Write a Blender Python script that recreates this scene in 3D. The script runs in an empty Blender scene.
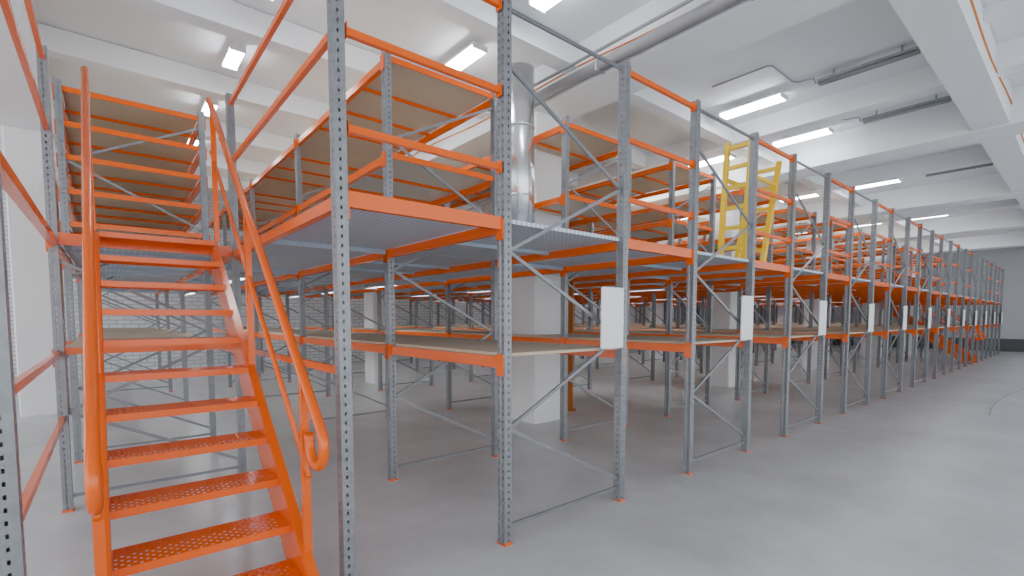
import bpy, bmesh, math
from mathutils import Vector, Matrix
S=bpy.context.scene
COL=S.collection
# ------------------------------------------------------------ materials
def mat(name,col,rough=.5,metal=0,emit=None,es=1,noise=0,nscale=5,bump=0,bscale=50):
    m=bpy.data.materials.new(name); m.use_nodes=True
    nt=m.node_tree; b=nt.nodes['Principled BSDF']
    b.inputs['Base Color'].default_value=(*col,1); b.inputs['Roughness'].default_value=rough
    b.inputs['Metallic'].default_value=metal
    if emit: 
        b.inputs['Emission Color'].default_value=(*emit,1); b.inputs['Emission Strength'].default_value=es
    tc=nt.nodes.new('ShaderNodeTexCoord')
    if noise:
        n=nt.nodes.new('ShaderNodeTexNoise'); n.inputs['Scale'].default_value=nscale; n.inputs['Detail'].default_value=8; n.inputs['Roughness'].default_value=.65
        r=nt.nodes.new('ShaderNodeValToRGB')
        r.color_ramp.elements[0].position=.3; r.color_ramp.elements[1].position=.7
        r.color_ramp.elements[0].color=(*[c*(1-noise) for c in col],1)
        r.color_ramp.elements[1].color=(*[min(1,c*(1+noise)) for c in col],1)
        nt.links.new(tc.outputs['Object'],n.inputs['Vector']); nt.links.new(n.outputs['Fac'],r.inputs['Fac'])
        nt.links.new(r.outputs['Color'],b.inputs['Base Color'])
    if bump:
        n=nt.nodes.new('ShaderNodeTexNoise'); n.inputs['Scale'].default_value=bscale
        bp=nt.nodes.new('ShaderNodeBump'); bp.inputs['Strength'].default_value=bump; bp.inputs['Distance'].default_value=.01
        nt.links.new(tc.outputs['Object'],n.inputs['Vector']); nt.links.new(n.outputs['Fac'],bp.inputs['Height'])
        nt.links.new(bp.outputs['Normal'],b.inputs['Normal'])
    return m
def dotmat(name,col,dot,scale,thr,rough,metal,stretch=(1,1,1)):
    m=mat(name,col,rough,metal); nt=m.node_tree; b=nt.nodes['Principled BSDF']
    tc=nt.nodes.new('ShaderNodeTexCoord'); mp=nt.nodes.new('ShaderNodeMapping'); mp.inputs['Scale'].default_value=stretch
    v=nt.nodes.new('ShaderNodeTexVoronoi'); v.voronoi_dimensions='2D'; v.inputs['Scale'].default_value=scale; v.inputs['Randomness'].default_value=0
    mr=nt.nodes.new('ShaderNodeMapRange'); mr.inputs['From Min'].default_value=thr; mr.inputs['From Max'].default_value=thr+.08
    mx=nt.nodes.new('ShaderNodeMix'); mx.data_type='RGBA'; mx.inputs[6].default_value=(*dot,1); mx.inputs[7].default_value=(*col,1)
    nt.links.new(tc.outputs['Object'],mp.inputs['Vector']); nt.links.new(mp.outputs['Vector'],v.inputs['Vector'])
    nt.links.new(v.outputs['Distance'],mr.inputs['Value']); nt.links.new(mr.outputs['Result'],mx.inputs[0])
    nt.links.new(mx.outputs[2],b.inputs['Base Color'])
    bp=nt.nodes.new('ShaderNodeBump'); bp.inputs['Strength'].default_value=.3; bp.inputs['Distance'].default_value=.003
    nt.links.new(mr.outputs['Result'],bp.inputs['Height']); nt.links.new(bp.outputs['Normal'],b.inputs['Normal'])
    return m
ORG=mat('orange_paint',(.85,.125,.001),.2)
GAL=mat('galvanised_steel',(.25,.262,.28),.42,.4,noise=.15,nscale=14)
BRC=mat('brace_steel',(.23,.24,.26),.42,.4,noise=.1,nscale=20)
DECK=dotmat('steel_deck',(.44,.545,.66),(.70,.80,.89),22,.22,.5,.0)
CHIP=mat('chipboard',(.61,.50,.37),.8,noise=.08,nscale=40)
WHT=mat('white_paint',(.85,.86,.87),.7,noise=.015,nscale=2)
WFAR=mat('grey_wall_paint',(.50,.51,.53),.8,noise=.03,nscale=2)
CEIL=mat('ceiling_paint',(.84,.865,.895),.8,noise=.02,nscale=1)
SIGN=mat('white_plastic',(.88,.89,.90),.4)
YEL=mat('yellow_paint',(.98,.63,.0),.3)
SILV=mat('silver_duct',(.78,.80,.82),.25,.95)
PIPE=mat('pipe_steel',(.36,.37,.39),.4,.3)
GRY=mat('grey_fixture',(.36,.37,.39),.5)
DARK=mat('dark_grey_paint',(.09,.095,.10),.6)
RUST=mat('ochre_paint',(.60,.22,.04),.6)
LAMP=mat('lamp_diffuser',(1,1,1),.5,emit=(.94,.97,1),es=36)
FILL=mat('fill_strip_glow',(1,1,1),.5,emit=(.93,.97,1),es=44)  # glow of the fill strips added under the walkways
CAB=mat('orange_cable',(.70,.22,.04),.6)
WCAB=mat('grey_cable',(.36,.36,.38),.6)
FLO=mat('concrete_floor',(.595,.61,.625),.28,noise=.17,nscale=.9,bump=.04,bscale=30)
BRK=mat('white_brick',(.84,.85,.87),.8); nt=BRK.node_tree
br=nt.nodes.new('ShaderNodeTexBrick'); br.inputs['Scale'].default_value=1
br.inputs['Brick Width'].default_value=.32; br.inputs['Row Height'].default_value=.11
br.inputs['Color1'].default_value=(.82,.83,.85,1); br.inputs['Color2'].default_value=(.74,.75,.77,1); br.inputs['Mortar'].default_value=(.46,.47,.49,1)
br.inputs['Mortar Size'].default_value=.012
tc=nt.nodes.new('ShaderNodeTexCoord'); mp=nt.nodes.new('ShaderNodeMapping'); mp.inputs['Rotation'].default_value=(math.radians(90),0,0)
nt.links.new(tc.outputs['Object'],mp.inputs['Vector']); nt.links.new(mp.outputs['Vector'],br.inputs['Vector'])
nt.links.new(br.outputs['Color'],nt.nodes['Principled BSDF'].inputs['Base Color'])
# ------------------------------------------------------------ mesh helpers
def bx(bm,x0,x1,y0,y1,z0,z1):
    v=[bm.verts.new((x,y,z)) for z in (z0,z1) for y in (y0,y1) for x in (x0,x1)]
    for f in ((0,2,3,1),(4,5,7,6),(0,1,5,4),(2,6,7,3),(0,4,6,2),(1,3,7,5)):
        bm.faces.new([v[i] for i in f])
def bar(bm,p,q,w,h,up=Vector((0,0,1))):
    p=Vector(p);q=Vector(q);d=(q-p).normalized()
    if abs(d.dot(up))>.99: up=Vector((1,0,0))
    s=d.cross(up).normalized()*w/2; u=s.cross(d).normalized()*h/2
    a=[bm.verts.new(c+sx*s+ux*u) for c in (p,q) for sx,ux in ((-1,-1),(1,-1),(1,1),(-1,1))]
    for f in ((0,1,2,3),(7,6,5,4),(0,4,5,1),(1,5,6,2),(2,6,7,3),(3,7,4,0)): bm.faces.new([a[i] for i in f])
def tube(bm,pts,r,n=12):
    pts=[Vector(p) for p in pts]; rings=[]; ref=None
    for i,p in enumerate(pts):
        d=(pts[min(i+1,len(pts)-1)]-pts[max(i-1,0)]).normalized()
        if ref is None:
            ref=d.cross(Vector((0,0,1))); 
            if ref.length<.1: ref=Vector((1,0,0))
        ref=(ref-d*ref.dot(d)).normalized(); b=d.cross(ref)
        rings.append([bm.verts.new(p+r*(math.cos(t)*ref+math.sin(t)*b)) for t in [2*math.pi*j/n for j in range(n)]])
    for a,b in zip(rings,rings[1:]):
        for j in range(n):
            f=bm.faces.new((a[j],a[(j+1)%n],b[(j+1)%n],b[j])); f.smooth=True
    bm.faces.new(rings[0][::-1]); bm.faces.new(rings[-1])
def mk(bm,name,m):
    bmesh.ops.recalc_face_normals(bm,faces=bm.faces)
    me=bpy.data.meshes.new(name); bm.to_mesh(me); bm.free(); me.materials.append(m); return me
def build(name,m,fn,*a,**k):
    bm=bmesh.new(); fn(bm,*a,**k); return mk(bm,name,m)
def ob(name,me,loc=(0,0,0),parent=None,rz=0,**p):
    o=bpy.data.objects.new(name,me); COL.objects.link(o); o.location=loc; o.rotation_euler=(0,0,rz)
    if parent: o.parent=parent
    for k,v in p.items(): o[k]=v
    return o
def boxes(name,m,L):
    bm=bmesh.new()
    for b in L: bx(bm,*b)
    return mk(bm,name,m)
# ------------------------------------------------------------ grid
Y0=2.60; PX=2.42; DX=1.29; X0=2.10
ZD=2.25
YF=[2.60,4.37,7.15,9.93,12.71,15.49]
YS=[2.60,5.38,7.15,9.93,12.71,15.49]
YEND=17.2; XEND=33.0; ZC=5.15; ZB=4.6
COLS=[(x,y) for x in (-.88,5.165,11.215,17.265,23.31,29.365) for y in (5.6,11.32) if not (x<0 and y<6)]
def struct(name,m,L):
    ob(name,boxes(name,m,L),kind='structure')
struct('floor',FLO,[(-9,XEND+.2,-9,YEND+.2,-.1,0)])
struct('wall_back',BRK,[(-9,XEND+.2,YEND,YEND+.2,0,ZC)])
struct('wall_far',WFAR,[(XEND,XEND+.2,-9,YEND,0,ZC)])
struct('baseboard_far',DARK,[(XEND-.03,XEND,-9,YEND,0,.6)])
struct('ceiling',CEIL,[(-9,XEND+.2,-9,YEND+.2,ZC,ZC+.2)])
n=1
for x in (-.88,5.165,11.215,17.265,23.31,29.365):
    struct('trim_%d'%n,CEIL,[(x-.35,x+.35,-9,YEND,ZB,ZC)]); n+=1
for x in (9.15,14.1,20.2,26.3):
    struct('trim_%d'%n,CEIL,[(x-.14,x+.14,-9,YEND,4.82,ZC)]); n+=1
for y,h_ in ((-4.5,.2),(1.18,.21)):
    struct('trim_%d'%n,CEIL,[(-9,XEND,y-h_,y+h_,ZB+.02,ZC-.01)]); n+=1
for y in (-1.5,4.55,6.45,8.4,10.4,12.4,14.4):
    struct('trim_%d'%n,CEIL,[(-9,XEND,y-.12,y+.12,4.85,ZC-.01)]); n+=1
for i in range(20):
    x=3.9+i*1.0
    if any(abs(x-c)<.5 for c in (5.165,9.15,11.215,14.1,17.265,20.2)): continue
    struct('trim_%d'%n,CEIL,[(x-.05,x+.05,-4.3,.97,5.0,ZC)]); n+=1
for x,y in COLS:
    bm=bmesh.new(); bx(bm,x-.29,x+.29,y-.29,y+.29,0,ZB)
    bmesh.ops.bevel(bm,geom=[e for e in bm.edges if abs(e.verts[0].co.z-e.verts[1].co.z)>1],offset=.02,segments=1,affect='EDGES')
    ob('trim_%d'%n,mk(bm,'column',WHT),kind='structure'); n+=1
# ------------------------------------------------------------ rack part meshes
def post_mesh(H):
    bm=bmesh.new()
    def strip(P,cols,holes,pitch=.05,hh=.018):
        nz=int(H/pitch); zs=[0]
        for i in range(nz): zs+= [i*pitch+(pitch-hh)/2, i*pitch+(pitch+hh)/2]
        zs.append(H)
        g=[[bm.verts.new(P(u,z)) for u in cols] for z in zs]
        for i in range(len(zs)-1):
            for j in range(len(cols)-1):
                if i%2==1 and j in holes: continue
                bm.faces.new((g[i][j],g[i][j+1],g[i+1][j+1],g[i+1][j]))
    def face(u,z):
        return (-.032 if abs(u)>.011 else -.025,u,z)
    strip(face,[-.037,-.026,-.016,-.009,.009,.016,.026,.037],(1,5))
    strip(lambda u,z:(u,-.037,z),[-.032,.0,.010,.032],(1,))
    strip(lambda u,z:(u,.037,z),[-.032,.0,.010,.032],(1,))
    strip(lambda u,z:(.032,u,z),[-.037,-.013,-.004,.004,.013,.037],(2,))
    me=bpy.data.meshes.new('upright_post'); bm.to_mesh(me); bm.free(); me.materials.append(GAL); return me
P_LOW=post_mesh(3.72); P_HI=post_mesh(4.12)
FOOT=boxes('foot_plate',ORG,[(-.038,.038,-.044,.044,0,.005),(-.032,.032,-.041,-.038,.005,.018),(-.032,.032,.038,.041,.005,.018)])
def beam_mesh(L,h,name='beam'):
    return boxes(name,ORG,[(-.022,.022,.04,L-.04,-h,0),(-.043,-.034,-.033,.042,-h-.05,.02),(-.043,-.034,L-.042,L+.033,-h-.05,.02),
        (-.04,.0,.039,.045,-h-.02,.015),(-.04,.0,L-.045,L-.039,-h-.02,.015),(.022,.028,.04,L-.04,-h,-.03)])
BM={}
def getbeam(L,h):
    k=(round(L,3),h)
    if k not in BM: BM[k]=beam_mesh(L,h)
    return BM[k]
BD={}
def getboard(L,m,hole=None,th=.022):
    k=(round(L,3),m.name,hole)
    if k not in BD:
        a,b,e=.03,DX-.03,.005
        R=[(a,b,e,L-e)]
        if hole:
            hx0,hx1,hy0,hy1=hole
            R=[(a,b,e,hy0),(a,b,hy1,L-e),(a,hx0,hy0,hy1),(hx1,b,hy0,hy1)]
        BD[k]=boxes('shelf_board',m,[(r[0],r[1],r[2],r[3],0.001,th) for r in R if r[3]-r[2]>.01])
    return BD[k]
SUPO=boxes('support_bar',ORG,[(.025,DX-.025,-.012,.012,-.028,0)])
SUPG=boxes('support_bar',DECK,[(.025,DX-.025,-.016,.016,-.03,0)])
ENDB=boxes('end_beam',ORG,[(.034,DX-.034,-.022,-.012,-.03,.026)])
def supys(L,hole,nb):
    ys=[L*(i+1)/(nb+1) for i in range(nb)]
    if hole: ys=[y for y in ys if y<hole[2]-.04 or y>hole[3]+.04]
    return ys
BR={}
BW,BHH=.016,.025
def brace_piece(a,b):
    k=(tuple(round(t,3) for t in a),tuple(round(t,3) for t in b))
    if k not in BR:
        BR[k]=build('brace',BRC,bar,(a[0]+(.03 if a[0]<.5 else -.03),0,a[1]),(b[0]+(.03 if b[0]<.5 else -.03),0,b[1]),BW,BHH)
    return BR[k]
def braces(H,maxz=9):
    L=[((0,.12),(DX,.12))]
    z=.2; side=1
    while z+.62<min(H-.02,maxz):
        L.append(((DX if side else 0,z),(0 if side else DX,z+.62))); z+=.62; side=1-side
    if maxz>H: L.append(((0,H-.06),(DX,H-.06)))
    return L
def brall(H):
    bm=bmesh.new()
    for a,b in braces(H): bar(bm,(a[0]+(.03 if a[0]<.5 else -.03),0,a[1]),(b[0]+(.03 if b[0]<.5 else -.03),0,b[1]),BW,BHH)
    return mk(bm,'bracing',BRC)
BALL={3.72:brall(3.72),4.12:brall(4.12)}
RAIL={}
def rail_x(L):
    k=round(L,3)
    if k not in RAIL: RAIL[k]=boxes('rail',ORG,[(.05,L-.05,-.016,.016,-.04,0),(.045,.05,-.03,.03,-.06,.02),(L-.05,L-.045,-.03,.03,-.06,.02)])
    return RAIL[k]
# ------------------------------------------------------------ rack rows
for k in range(-1,12):
    x0=X0+PX*k; ys=YS if k==-1 else YF
    r=ob('storage_rack',None,(x0,Y0,0),group='two-storey racking rows',category='storage rack',
         label='grey perforated steel racking with orange beams and chipboard shelves' if k>=0 else 'grey and orange racking row opening onto the orange staircase')
    for i,y in enumerate(ys):
        H=3.72 if (i==0 or (k==-1 and i==1)) else 4.12
        PM=P_LOW if H==3.72 else P_HI
        fr=ob('upright_frame',None,(0,y-Y0,0),r)
        for sx,rz in ((0,math.pi if (k==-1 and i<2) else 0),(DX,math.pi)):
            ob('upright_post',PM,(sx,0,.007),fr,rz)
            ob('foot_plate',FOOT,(sx,0,0),fr)
        if k==-1 and i==0: continue
        if i<2 and k<6:
            for a,b in braces(H,2.2 if (k==-1 and i==1) else 9): ob('brace',brace_piece(a,b),(0,0,0),fr)
        else: ob('bracing',BALL[H],(0,0,0),fr)
    for i in range(len(ys)-1):
        L=ys[i+1]-ys[i]
        walk = (i==0 and k>=0) or (k==-1 and i<=1)
        stair_bay = (k==-1 and i==0)
        lv=[1.33,ZD] if walk else [1.33,ZD,3.15,4.04]
        if k==-1 and i>=2: lv=[1.33,ZD,2.62,2.97,3.33,3.68,4.04]
        if stair_bay: lv=[ZD]
        hole=None
        for cx,cy in COLS:
            if x0<cx<x0+DX and ys[i]<cy+.3 and cy-.3<ys[i+1]:
                hole=(round(cx-x0-.31,3),round(cx-x0+.31,3),round(max(.006,cy-.31-ys[i]),3),round(min(L-.006,cy+.31-ys[i]),3))
        for z in lv:
            h=.08 if z<2 else .07
            ob('beam',getbeam(L,h),(0,ys[i]-Y0,z),r)
            ob('beam',getbeam(L,h),(DX,ys[i+1]-Y0,z),r,math.pi)
            if stair_bay: continue
            deck=(z==ZD)
            ob('deck_panel' if deck else 'shelf_board',getboard(L,DECK if deck else CHIP,hole,.03 if deck else .022),(0,ys[i]-Y0,z),r)
            for yy in supys(L,hole,(1 if L<2 else 2) if deck else (2 if L<2 else 3)):
                ob('support_bar',SUPG if deck else SUPO,(0,ys[i]-Y0+yy,z),r)
            if (z>ZD and i==(2 if k==-1 else 1)) or (k==-1 and i==1 and z<2): ob('end_beam',ENDB,(0,ys[i]-Y0,z),r)
        if stair_bay:
            RS=boxes('rail',ORG,[(-.016,.016,.038,L-.038,-.042,0)])
            for z in (1.33,3.12,3.66):
                for sx in (0,DX): ob('rail',RS,(sx,0,z),r)
            ob('rail',RS,(0,0,.8),r)
            ob('landing_beam',boxes('landing_beam',ORG,[(.034,DX-.034,-.035,-.005,-.06,.035)]),(0,L,ZD),r)
    if k>=0:
        bm=bmesh.new(); bx(bm,-.28,0,-.006,.006,0,.5)
        bmesh.ops.bevel(bm,geom=[e for e in bm.edges if abs(e.verts[0].co.y-e.verts[1].co.y)>.005],offset=.008,segments=2,affect='EDGES')
        bx(bm,-.25,-.22,.006,.03,.46,.48); bx(bm,-.015,.02,.006,.03,.2,.23)
        ob('row_sign',mk(bm,'row_sign',SIGN),(x0+DX-.07,Y0-.072,1.35),category='sign',group='blank row signs',label='blank white plastic row sign on a rack upright')
# ------------------------------------------------------------ walkways in the gaps
TRO=boxes('housing',GRY,[(-.06,.06,-.62,.62,-.006,0),(-.063,-.06,-.62,.62,-.07,0),(.06,.063,-.62,.62,-.07,0),(-.06,.06,-.625,-.62,-.07,0),(-.06,.06,.62,.625,-.07,0)])  # deep trough of an added fill strip, screens its glow from the side
TRD=boxes('diffuser',FILL,[(-.035,.035,-.6,.6,-.014,-.007)])
G=PX-DX
for k in range(-1,11):
    xa=X0+PX*k+DX
    w=ob('walkway',None,(xa,Y0,0),category='walkway',group='raised walkways between racks',label='raised galvanised steel walkway deck between racks')
    stairgap=(k==8)
    for i in range(5):
        if stairgap and i==0: continue
        y0_,y1_=YF[i],YF[i+1]
        if stairgap and i==1: y0_=5.42
        L=y1_-y0_; hole=None
        for cx,cy in COLS:
            if xa<cx<xa+G and y0_<cy+.3 and cy-.3<y1_:
                hole=(round(cx-xa-.31,3),round(cx-xa+.31,3),max(.006,cy-.31-y0_),min(L-.006,cy+.31-y0_))
        a,b=.04295,G-.04295
        R=[(a,b,.005,L-.005)]
        if hole:
            R=[(a,b,hole[3],L-.005),(a,hole[0],hole[2],hole[3]),(hole[1],b,hole[2],hole[3])]
            if hole[2]>.02: R.append((a,b,.005,hole[2]))
        ob('deck_panel',boxes('deck_panel',DECK,[(q[0],q[1],q[2],q[3],0.001,.03) for q in R]),(0,y0_-Y0,ZD),w)
        if i==0: ob('beam',boxes('beam',ORG,[(a,b,-.022,.022,-.055,.03)]),(0,y0_-Y0,ZD),w)
        else: ob('support_bar',boxes('support_bar',DECK,[(a,b,-.02,.02,-.04,-.0)]),(0,y0_-Y0,ZD),w)
    for y in (6.3,8.6,11.3,14.0):
        if any(xa<cx<xa+G and abs(cy-y)<.95 for cx,cy in COLS): continue
        if stairgap and y<7: continue
        if k<2 and y<7: continue
        t_=ob('fill_strip',None,(G/2,y-Y0,ZD),w)  # invented fill lamp, added to brighten the space below the mezzanine
        ob('housing',TRO,(0,0,0),t_); ob('diffuser',TRD,(0,0,0),t_)
    if not stairgap:
        gr=ob('guard_rail',None,(xa,Y0,ZD+.04),category='guard rail',group='orange guard rails',label='orange steel guard rails closing the end of a walkway')
        for z in (2.63,3.13,3.68): ob('rail',rail_x(G),(0,0,z-ZD-.04),gr)
# ------------------------------------------------------------ staircase
XL,XR=-.04,.76
TW=(XR-XL)/2-.006
def tread_mesh():
    bm=bmesh.new()
    nx,ny=32,10
    def edges(a,b,n,h):
        p=(b-a)/n; e=[a]
        for i in range(n): e+=[a+p*i+(p-h)/2,a+p*i+(p+h)/2]
        e.append(b); return e
    xs=edges(-TW,TW,nx,.0125); ys=edges(0,.26,ny,.012)
    g=[[bm.verts.new((x,y,0)) for x in xs] for y in ys]
    for i in range(len(ys)-1):
        for j in range(len(xs)-1):
            if i%2==1 and j%2==1 and ((i//2+j//2)%2==0): continue
            bm.faces.new((g[i][j],g[i][j+1],g[i+1][j+1],g[i+1][j]))
    bx(bm,-TW,TW,-.004,0,-.042,0); bx(bm,-TW,TW,.26,.264,-.042,0)
    bx(bm,-TW,-TW+.005,0,.26,-.042,-.002); bx(bm,TW-.005,TW,0,.26,-.042,-.002)
    me=bpy.data.meshes.new('tread'); bm.to_mesh(me); bm.free(); me.materials.append(ORG); return me
TREAD=tread_mesh()
def stair(xl,xr,label):
    s=ob('staircase',None,(xl,Y0,0),category='staircase',label=label)
    W=xr-xl; N=11; rise=2.285/N; ya=.06; yb=2.70; go=(yb-ya)/N; sl=rise/go
    for i in range(N):
        ob('tread',TREAD,(W/2,ya+go*i-.01,rise*(i+1)),s)
    for x in (0,W):
        bm=bmesh.new(); t=.008; v=[]
        for xx in (x-t/2,x+t/2):
            v.append([bm.verts.new(p) for p in ((xx,-.02,0),(xx,-.02,.22),(xx,yb,2.305),(xx,yb,2.045),(xx,.22,0))])
        bm.faces.new(v[0]); bm.faces.new(v[1][::-1])
        for i in range(5): bm.faces.new((v[0][i],v[0][(i+1)%5],v[1][(i+1)%5],v[1][i]))
        sgn=-1 if x==0 else 1
        bar(bm,(x+sgn*.025,-.02,.22),(x+sgn*.025,yb,2.305),.05,.008)
        bar(bm,(x+sgn*.025,.22,0.005),(x+sgn*.025,yb,2.045),.05,.008)
        ob('stringer',mk(bm,'stringer',ORG),(0,0,0),s)
    for x,sg in ((-.03,-1),(W+.035,1)):
        a=Vector((x,-.15,1.04)); b=Vector((x,yb+.05,3.62)); d=(b-a).normalized(); nrm=Vector((0,d.z,-d.y))
        R=.115; pts=[]; c=a+nrm*R
        for j in range(0,17):
            t=j/16*math.radians(245)
            pts.append(c + (-nrm)*R*math.cos(t) - d*R*math.sin(t))
        pts=pts[::-1]+[a+d*.3, a+d*1.5, b]
        ob('handrail',build('handrail',ORG,tube,pts,.026),(0,0,0),s)
        off=.48
        ob('knee_rail',build('knee_rail',ORG,tube,[a+d*.28+Vector((0,0,-off)),b+Vector((0,-.02,-off))],.016),(0,0,0),s)
        for yy in (.12,1.35,2.6):
            zt=a.z+(yy-a.y)*d.z/d.y; zb=.1+yy*sl
            ob('baluster',boxes('baluster',ORG,[(x-.02,x+.02,yy-.02,yy+.02,max(0,zb-.05),zt-.01)]),(0,0,0),s)
    return s
stair(XL,XR,'orange steel staircase with perforated treads and curled handrails')
xg=X0+PX*8+DX
stair(xg+.14,xg+.14+XR-XL,'orange steel staircase between two rack rows at the far end')
# ------------------------------------------------------------ yellow pallet gate
g=ob('safety_gate',None,(6.0,2.74,ZD+.032),category='safety gate',label='yellow ladder-like pallet safety gate on the raised walkway')
def sq(p,q,w=.045): return build('x',YEL,bar,p,q,w,w)
def ladder(xb,xt,W,H,nr,yb=0):
    f=ob('side_frame',None,(0,0,.006),g)
    for y in (0,W): ob('side_rail',sq((xb,yb+y,0),(xt,y,H),.055),(0,0,0),f)
    for j in range(nr):
        t=(j+.7)/nr; x=xb+(xt-xb)*t
        ob('rung',sq((x,yb*(1-t),H*t),(x,yb*(1-t)+W,H*t),.045),(0,0,0),f)
ladder(-.06,.06,.30,1.5,6)
ladder(.45,.86,.34,1.36,5)
for za,zb in ((1.05,1.05),):
    for y in (0,.30): ob('cross_bar',sq((-.06+.12*za/1.5,y,za),(.45+.41*zb/1.36,y,zb),.04),(0,0,0),g)
# ------------------------------------------------------------ duct, post, pipe, cables
d=ob('ventilation_duct',None,(4.26,4.95,ZD+.031),category='duct',label='round polished silver ventilation duct rising beside a column')
ob('duct_pipe',build('duct_pipe',SILV,tube,[(0,0,0),(0,0,2.56)],.19,32),(0,0,0),d)
for z in (.9,1.8): ob('flange',build('flange',SILV,tube,[(0,0,z),(0,0,z+.03)],.198,32),(0,0,0),d)
bm=bmesh.new(); bx(bm,-.06,.06,-.05,-.042,.01,2.24); bx(bm,-.06,.06,.042,.05,.01,2.24); bx(bm,-.004,.004,-.042,.042,.01,2.24); bx(bm,-.1,.1,-.1,.1,0,.012)
ob('support_column',mk(bm,'support_column',RUST),(6.1,5.75,0),rz=.6,category='column',label='slim ochre painted steel support column beside a white pillar')
pi=ob('service_pipe',None,(4.735,0,4.68),category='pipe',label='grey metal service pipe fixed beside a ceiling beam')
ob('pipe_run',build('pipe_run',PIPE,tube,[(0,-8.8,0),(0,6.1,0)],.07,20),(0,0,0),pi)
ob('pipe_run',build('pipe_run',PIPE,tube,[(-.13,-8.8,.1),(-.13,6.1,.1)],.02,12),(0,0,0),pi)
for i in range(6):
    y=-5+i*1.8; ob('pipe_clamp',boxes('pipe_clamp',GRY,[(-.15,.08,y-.012,y+.012,.07,.08),(-.075,.08,y-.012,y+.012,-.078,-.07),(-.078,-.07,y-.012,y+.012,-.075,.075)]),(0,0,0),pi)
def cable(pts,m,lab,r=.01):
    ob('cable',build('cable',m,tube,pts,r,8),category='cable',label=lab)
cable([(4.805,y,4.83+.03*math.sin(y*1.7)) for y in [i*.4 for i in range(-4,24)]],CAB,'orange cable clipped along a ceiling beam')
cable([(x,.96,4.86+.05*math.sin(x*1.3)) for x in [5+i*.4 for i in range(25)]],CAB,'orange cable clipped along a ceiling beam')
for x in (8.1,10.25):
    cable([(x,2.76,5.03),(x,2.8,5.12),(x,3.0,5.133),(x-.1,3.05,5.133),(x-.8,3.05,5.133),(x-.85,3.1,5.133),(x-.85,3.9,5.133)],WCAB,'thin grey conduit running across the ceiling from an unlit light',.012)
cable([(11+i*.5,1.0+.10*math.sin(i*.4)-i*.005,.009) for i in range(26)],WCAB,'thin cable lying on the concrete floor',.009)
# ------------------------------------------------------------ lights
HOUS=boxes('housing',SIGN,[(-.12,.12,-.61,.61,.03,.06),(-.13,.13,-.625,-.61,-.015,.06),(-.13,.13,.61,.625,-.015,.06),(-.01,.01,-.4,-.38,.06,.15),(-.01,.01,.38,.4,.06,.15)])
DIF=boxes('diffuser',LAMP,[(-.11,.11,-.605,.605,-.012,.029)])
HG=boxes('housing',GRY,[(-.06,.06,-.58,.58,.02,.06),(-.01,.01,-.4,-.38,.06,.15),(-.01,.01,.38,.4,.06,.15)])
TB=build('lamp_tube',GRY,tube,[(0,-.57,0),(0,.57,0)],.019)
for x in (1.4,3.75,8.15,10.25,12.8,15.2,18.9,21.4,24.9,27.4):
    for y in (3.7,5.5,7.4,9.4,11.4,13.4):
        if x==1.4 and y<4: continue
        if x==8.15 and y>4: continue
        if x in (12.8,18.9,24.9) and y<7: continue
        f=ob('ceiling_light',None,(x,y,ZC-.15),category='ceiling light',group='lit ceiling lights',label='lit rectangular fluorescent ceiling light')
        if x==1.4: f.scale=(.7,.45,1)
        elif x==3.75: f.scale=(.9,.6,1)
        elif x>5: f.scale=(1,.78,1)
        ob('housing',HOUS,(0,0,0),f); ob('diffuser',DIF,(0,0,0),f)
for x in (8.1,10.25,12.8,15.2):
    f=ob('ceiling_light',None,(x,2.15,ZC-.15),category='ceiling light',group='unlit ceiling lights',label='unlit grey tubular fluorescent ceiling light')
    ob('housing',HG,(0,0,0),f); ob('lamp_tube',TB,(.03,0,0),f); ob('lamp_tube',TB,(-.03,0,0),f)
# ------------------------------------------------------------ world + camera
w=bpy.data.worlds.new('world'); S.world=w; w.use_nodes=True
w.node_tree.nodes['Background'].inputs[0].default_value=(.94,.97,1,1); w.node_tree.nodes['Background'].inputs[1].default_value=2.9
cd=bpy.data.cameras.new('camera'); cam=bpy.data.objects.new('camera',cd); COL.objects.link(cam)
cd.sensor_width=36; cd.lens=483/1024*36; cd.shift_y=60/1024; cd.clip_start=.05
a=math.radians(50.2); p=math.radians(3.56)
D=Vector((math.cos(a)*math.cos(p),math.sin(a)*math.cos(p),-math.sin(p)))
cam.location=(0,0,1.6); cam.rotation_euler=D.to_track_quat('-Z','Y').to_euler()
S.camera=cam
